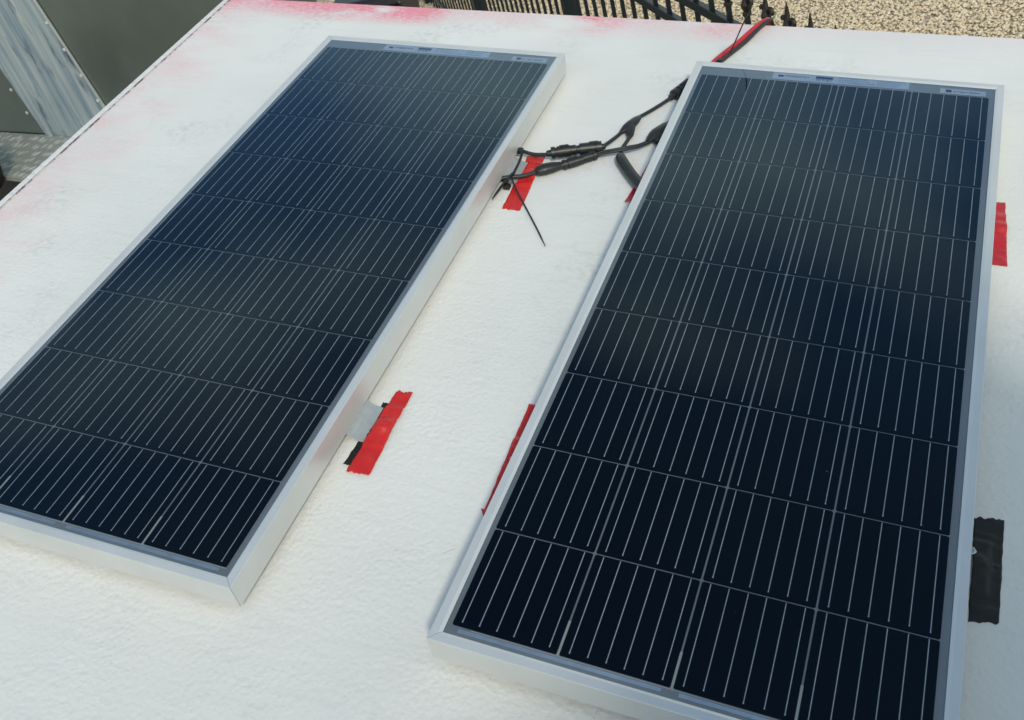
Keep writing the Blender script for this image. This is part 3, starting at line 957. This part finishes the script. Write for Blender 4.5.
# ------------------------------------------------------------------ iron fence on the gravel
m_iron = simple('dark_green_black_iron', (0.012, 0.022, 0.024), 0.42, var=0.25, vs=20, spec=0.4)
m_finial = simple('weathered_bronze_finial', (0.045, 0.036, 0.026), 0.5, metal=0.5, var=0.4, vs=60)
FD = Vector((-0.63765, 0.77033, 0)).normalized()
FP = Vector((0.105978, 0.83565, 0))
TOP = 1.838
FA = math.atan2(FD.y, FD.x)
fence = empty('iron_fence', loc=FP); fence.rotation_euler = (0, 0, FA)
tag(fence, 'dark iron fence with spiked scroll finials on the tan gravel behind the roof', 'fence')
DL = 0.14
nA, nB = -6, 78
mb = MB()
for zc in (TOP - .305, TOP - .187, 0.16):
    mb.box((nA * DL, -0.014, zc - 0.018), (nB * DL, 0.014, zc + 0.018))
mb.build('rail', m_iron, fence, bevel=0.003)
pk = MB(); pk.box((-0.008, -0.008, 0.03), (0.008, 0.008, TOP - 0.115))
fin = MB()
fin.lathe([(.010, TOP - .120), (.016, TOP - .116), (.016, TOP - .106), (.010, TOP - .102), (.016, TOP - .090), (.019, TOP - .078), (.014, TOP - .066), (.0095, TOP - .060), (.0085, TOP - .040), (.0015, TOP)], n=10)
def curl(sgn, big):
    pts, rad = [], []
    for k in range(12):
        a = -1.2 + k * 0.42
        rr = big * (1 - k * 0.055)
        pts.append((sgn * (0.013 + big * .9 + rr * math.cos(math.pi - a) * 0.95), 0.0, TOP - .066 + rr * math.sin(a)))
        rad.append(0.0055 + 0.002 * math.sin(k / 11 * math.pi))
    fin.sweep(pts, rad, n=8, sub=2)
curl(-1, .023); curl(1, .016)
pick0 = pk.build('picket', m_iron, fence)
fin0 = fin.build('finial', m_finial, pick0, smooth=True)
posts = (-18, 18, 36, 54, 72)
first = True
for i in range(nA, nB):
    if i in posts:
        continue
    if first:
        p, first = pick0, False
    else:
        p = pick0.copy(); COL.objects.link(p); p.parent = fence
        f2 = fin0.copy(); COL.objects.link(f2); f2.parent = p
    p.location = (i * DL, 0, 0)
ps = MB(); ps.box((-0.042, -0.042, 0), (0.042, 0.042, TOP - 0.05)); ps.box((-0.05, -0.05, TOP - 0.05), (0.05, 0.05, TOP - 0.03)); 
ps.lathe([(.018, TOP - .03), (.036, TOP - .01), (.040, TOP + .01), (.030, TOP + .035), (.004, TOP + .045)], n=14)
first = True
for i in posts[1:]:
    if first:
        po = ps.build('post', m_iron, fence, bevel=0.004); first = False
    else:
        po = po.copy(); COL.objects.link(po); po.parent = fence
    po.location = (i * DL, 0, 0)

# ------------------------------------------------------------------ grey metal trailer beside the building
A = Vector((-4.8909834, 2.06237666, 0))
WD = Vector((-0.9859, 0.16746, 0)).normalized()
trailer = empty('metal_trailer', loc=A)
trailer.rotation_euler = (0, 0, math.atan2(-WD.y, -WD.x))         # local +x runs to the right along the side wall, local -y towards the roof
tag(trailer, 'grey green metal trailer with riveted pale strip and chequer plate ledge beside the roof', 'trailer')
ZL = 1.017
def sheet_material(name, c0, c1, rough, metal, stretch, scale=2.0):
    m, t, b = new_mat(name)
    f = noise_tex(t, coords(t, stretch), scale, 5, 0.6)
    L(t, ramp(t, f, [(0.3, c0), (0.7, c1)]), b.inputs['Base Color'])
    b.inputs['Metallic'].default_value = metal
    L(t, math_n(t, 'MULTIPLY_ADD', noise_tex(t, coords(t, stretch), scale * 2.3, 4), 0.3, rough - 0.15), b.inputs['Roughness'])
    bump(t, b, noise_tex(t, coords(t), 3.0, 2), 0.2, 0.02)
    return m
m_side = sheet_material('dull_grey_green_sheet', (0.11, 0.135, 0.12), (0.175, 0.20, 0.18), 0.36, 0.55, (1, 1, 1), 1.0)
m_strip = None
m, t, b = new_mat('scuffed_aluminium_strip')
vv = coords(t, (14, 1, 0.9))
f1 = noise_tex(t, vv, 1.0, 5, 0.62)
f2 = noise_tex(t, coords(t, (5, 1, 1.6)), 2.2, 4)
c1 = ramp(t, f1, [(0.30, (0.18, 0.27, 0.36)), (0.46, (0.36, 0.44, 0.49)), (0.62, (0.56, 0.60, 0.60)), (0.80, (0.42, 0.48, 0.52))])
c2 = mixc(t, ramp(t, f2, [(0.55, (0, 0, 0)), (0.68, (1, 1, 1))]), c1, (0.10, 0.14, 0.20))
L(t, c2, b.inputs['Base Color'])
b.inputs['Metallic'].default_value = 0.45
b.inputs['Roughness'].default_value = 0.45
m_strip = m
m, t, b = new_mat('chequer_plate')
wv = N(t, 'ShaderNodeTexVoronoi'); wv.inputs['Scale'].default_value = 44; wv.inputs['Randomness'].default_value = 0.45
L(t, coords(t, (0.75, 0.27, 0)), wv.inputs['Vector'])
stud = ramp(t, wv.outputs['Distance'], [(0.22, (1, 1, 1)), (0.42, (0, 0, 0))])
L(t, mixc(t, stud, (0.30, 0.31, 0.28), (0.66, 0.67, 0.62)), b.inputs['Base Color'])
b.inputs['Metallic'].default_value = 0.3
b.inputs['Roughness'].default_value = 0.5
bump(t, b, stud, 0.8, 0.006)
m_cheq = m
m_tyre = simple('black_tyre_rubber', (0.010, 0.010, 0.010), 0.75, var=0.2, vs=30)
m_chas = simple('black_chassis_steel', (0.010, 0.011, 0.010), 0.6)
m_rivet = simple('bright_rivet', (0.62, 0.64, 0.62), 0.4, metal=0.5)
XR, XL, ZT = 2.12, -2.6, 3.05
mb = MB(); mb.box((XL, 0, ZL + 0.001), (XR, 0.55, ZT))
mb.build('side_panel', m_side, trailer, bevel=0.01)
# slightly leaning strip: local x = -s
mb = MB()
sl0, sl1 = -0.245, 0.640       # at the ledge: left, right edges (local x)
dx = 0.165 / 0.66              # lean per metre of height (right edge), left edge similar
H2 = 1.5
def lean(x, z, k): return x - k * (z - ZL)
zt = ZL + H2
mb.hexa([(sl0, -0.006, ZL + .002), (sl1, -0.006, ZL + .002), (sl1, -0.0005, ZL + .002), (sl0, -0.0005, ZL + .002),
         (lean(sl0, zt, .16), -0.006, zt), (lean(sl1, zt, .175), -0.006, zt), (lean(sl1, zt, .175), -0.0005, zt), (lean(sl0, zt, .16), -0.0005, zt)])
stp = mb.build('cover_strip', m_strip, trailer)
mb = MB()
mb.hexa([(sl1 - .003, -0.016, ZL + .002), (sl1 + .010, -0.016, ZL + .002), (sl1 + .010, -0.0065, ZL + .002), (sl1 - .003, -0.0065, ZL + .002),
         (lean(sl1, zt, .175) - .003, -0.016, zt), (lean(sl1, zt, .175) + .010, -0.016, zt), (lean(sl1, zt, .175) + .010, -0.0065, zt), (lean(sl1, zt, .175) - .003, -0.0065, zt)])
mb.build('strip_rim', m_rivet, stp)
rv = MB(); rv.lathe([(.0125, 0), (.0118, -.004), (.006, -.008), (.001, -.009)], axis='y', n=10)
rv0 = None
for k in range(7):
    for edge, kk, off in ((sl1, .175, -.030), (sl0, .16, -.055)):
        z = ZL + 0.10 + k * 0.165 + (0.06 if edge == sl0 else 0)
        if rv0 is None:
            r = rv0 = rv.build('rivet', m_rivet, stp)
        else:
            r = rv0.copy(); COL.objects.link(r); r.parent = stp
        r.location = (lean(edge, z, kk) + off, -0.0065 if edge == sl1 else -0.001, z)
mb = MB(); mb.box((XL, -0.515, ZL - 0.012), (XR, 0, ZL)); mb.box((XL, -0.515, ZL - 0.03), (XR, -0.503, ZL - 0.0125))
mb.build('chequer_ledge', m_cheq, trailer, bevel=0.003)
mb = MB(); mb.box((XL, -0.35, 0.35), (XR, 0.5, ZL - 0.032))
mb.build('chassis', m_chas, trailer)
def wheel(x, y, z, r, w):
    m = MB()
    m.lathe([(r * .62, -w / 2), (r * .88, -w / 2), (r * .97, -w * .42), (r, -w * .25), (r, w * .25), (r * .97, w * .42), (r * .88, w / 2), (r * .62, w / 2), (r * .60, 0)], (x, y, z), axis='y', n=40)
    return m
wo = wheel(-1.45, -0.12, 0.36, 0.36, 0.22).build('wheel', m_tyre, trailer, smooth=True)
rm = MB(); rm.lathe([(.20, -.08), (.19, -.03), (.06, -.05), (.04, -.09), (.001, -.092)], (-1.45, -0.12, 0.36), axis='y', n=24)
rm.build('rim', m_rivet, wo, smooth=True)
# spare wheel hung on the front of the ledge
sw = wheel(-0.19, -0.60, 1.20, 0.285, 0.165).build('spare_wheel', m_tyre, trailer, smooth=True)
rm = MB(); rm.lathe([(.16, -.05), (.15, -.01), (.05, -.02), (.03, -.06), (.001, -.062)], (-0.19, -0.60, 1.20), axis='y', n=24)
rm.build('rim', m_chas, sw, smooth=True)

# ------------------------------------------------------------------ unseen wall, added only to shade the near right corner
m_nb = simple('shade_wall_render', (0.12, 0.115, 0.105), 0.85, var=0.3, vs=5, bs=0.4, bd=0.01)
nb = empty('added_shade_wall', loc=(1.50, -2.9, 0))
tag(nb, 'tall dark unseen wall added to shade the near right corner of the roof', 'wall')
mb = MB(); mb.box((-.14, -1.5, 0), (.14, 1.12, 3.22)); mb.build('wall', m_nb, nb, bevel=.01)
mb = MB(); mb.box((-.19, -1.52, 3.222), (.19, 1.14, 3.28)); mb.build('coping', simple('shade_wall_coping', (0.22, 0.21, 0.20), 0.8, var=0.2, vs=8), nb, bevel=.01)

# ------------------------------------------------------------------ black bin behind the building
m_bin = simple('black_bin_plastic', (0.010, 0.010, 0.011), 0.45, bs=0.1)
bn = empty('wheelie_bin', loc=(-3.72, 4.25, 0)); bn.rotation_euler = (0, 0, 0.3)
tag(bn, 'black plastic bin on the gravel behind the far roof edge', 'bin')
mb = MB()
mb.hexa([(-.22, -.22, .06), (.22, -.22, .06), (.22, .22, .06), (-.22, .22, .06), (-.28, -.30, .93), (.28, -.30, .93), (.28, .30, .93), (-.28, .30, .93)])
mb.build('body', m_bin, bn, bevel=.02)
mb = MB(); mb.hexa([(-.30, -.33, .931), (.30, -.33, .931), (.30, .32, .931), (-.30, .32, .931), (-.26, -.28, 1.0), (.26, -.28, 1.0), (.28, .30, 1.02), (-.28, .30, 1.02)])
mb.build('lid', m_bin, bn, bevel=.02)
for s in (-1, 1):
    mb = MB(); mb.lathe([(.07, -.03), (.10, -.025), (.10, .025), (.07, .03)], (s * .25, .24, .10), axis='x', n=20)
    mb.build('wheel', m_tyre, bn, smooth=True)
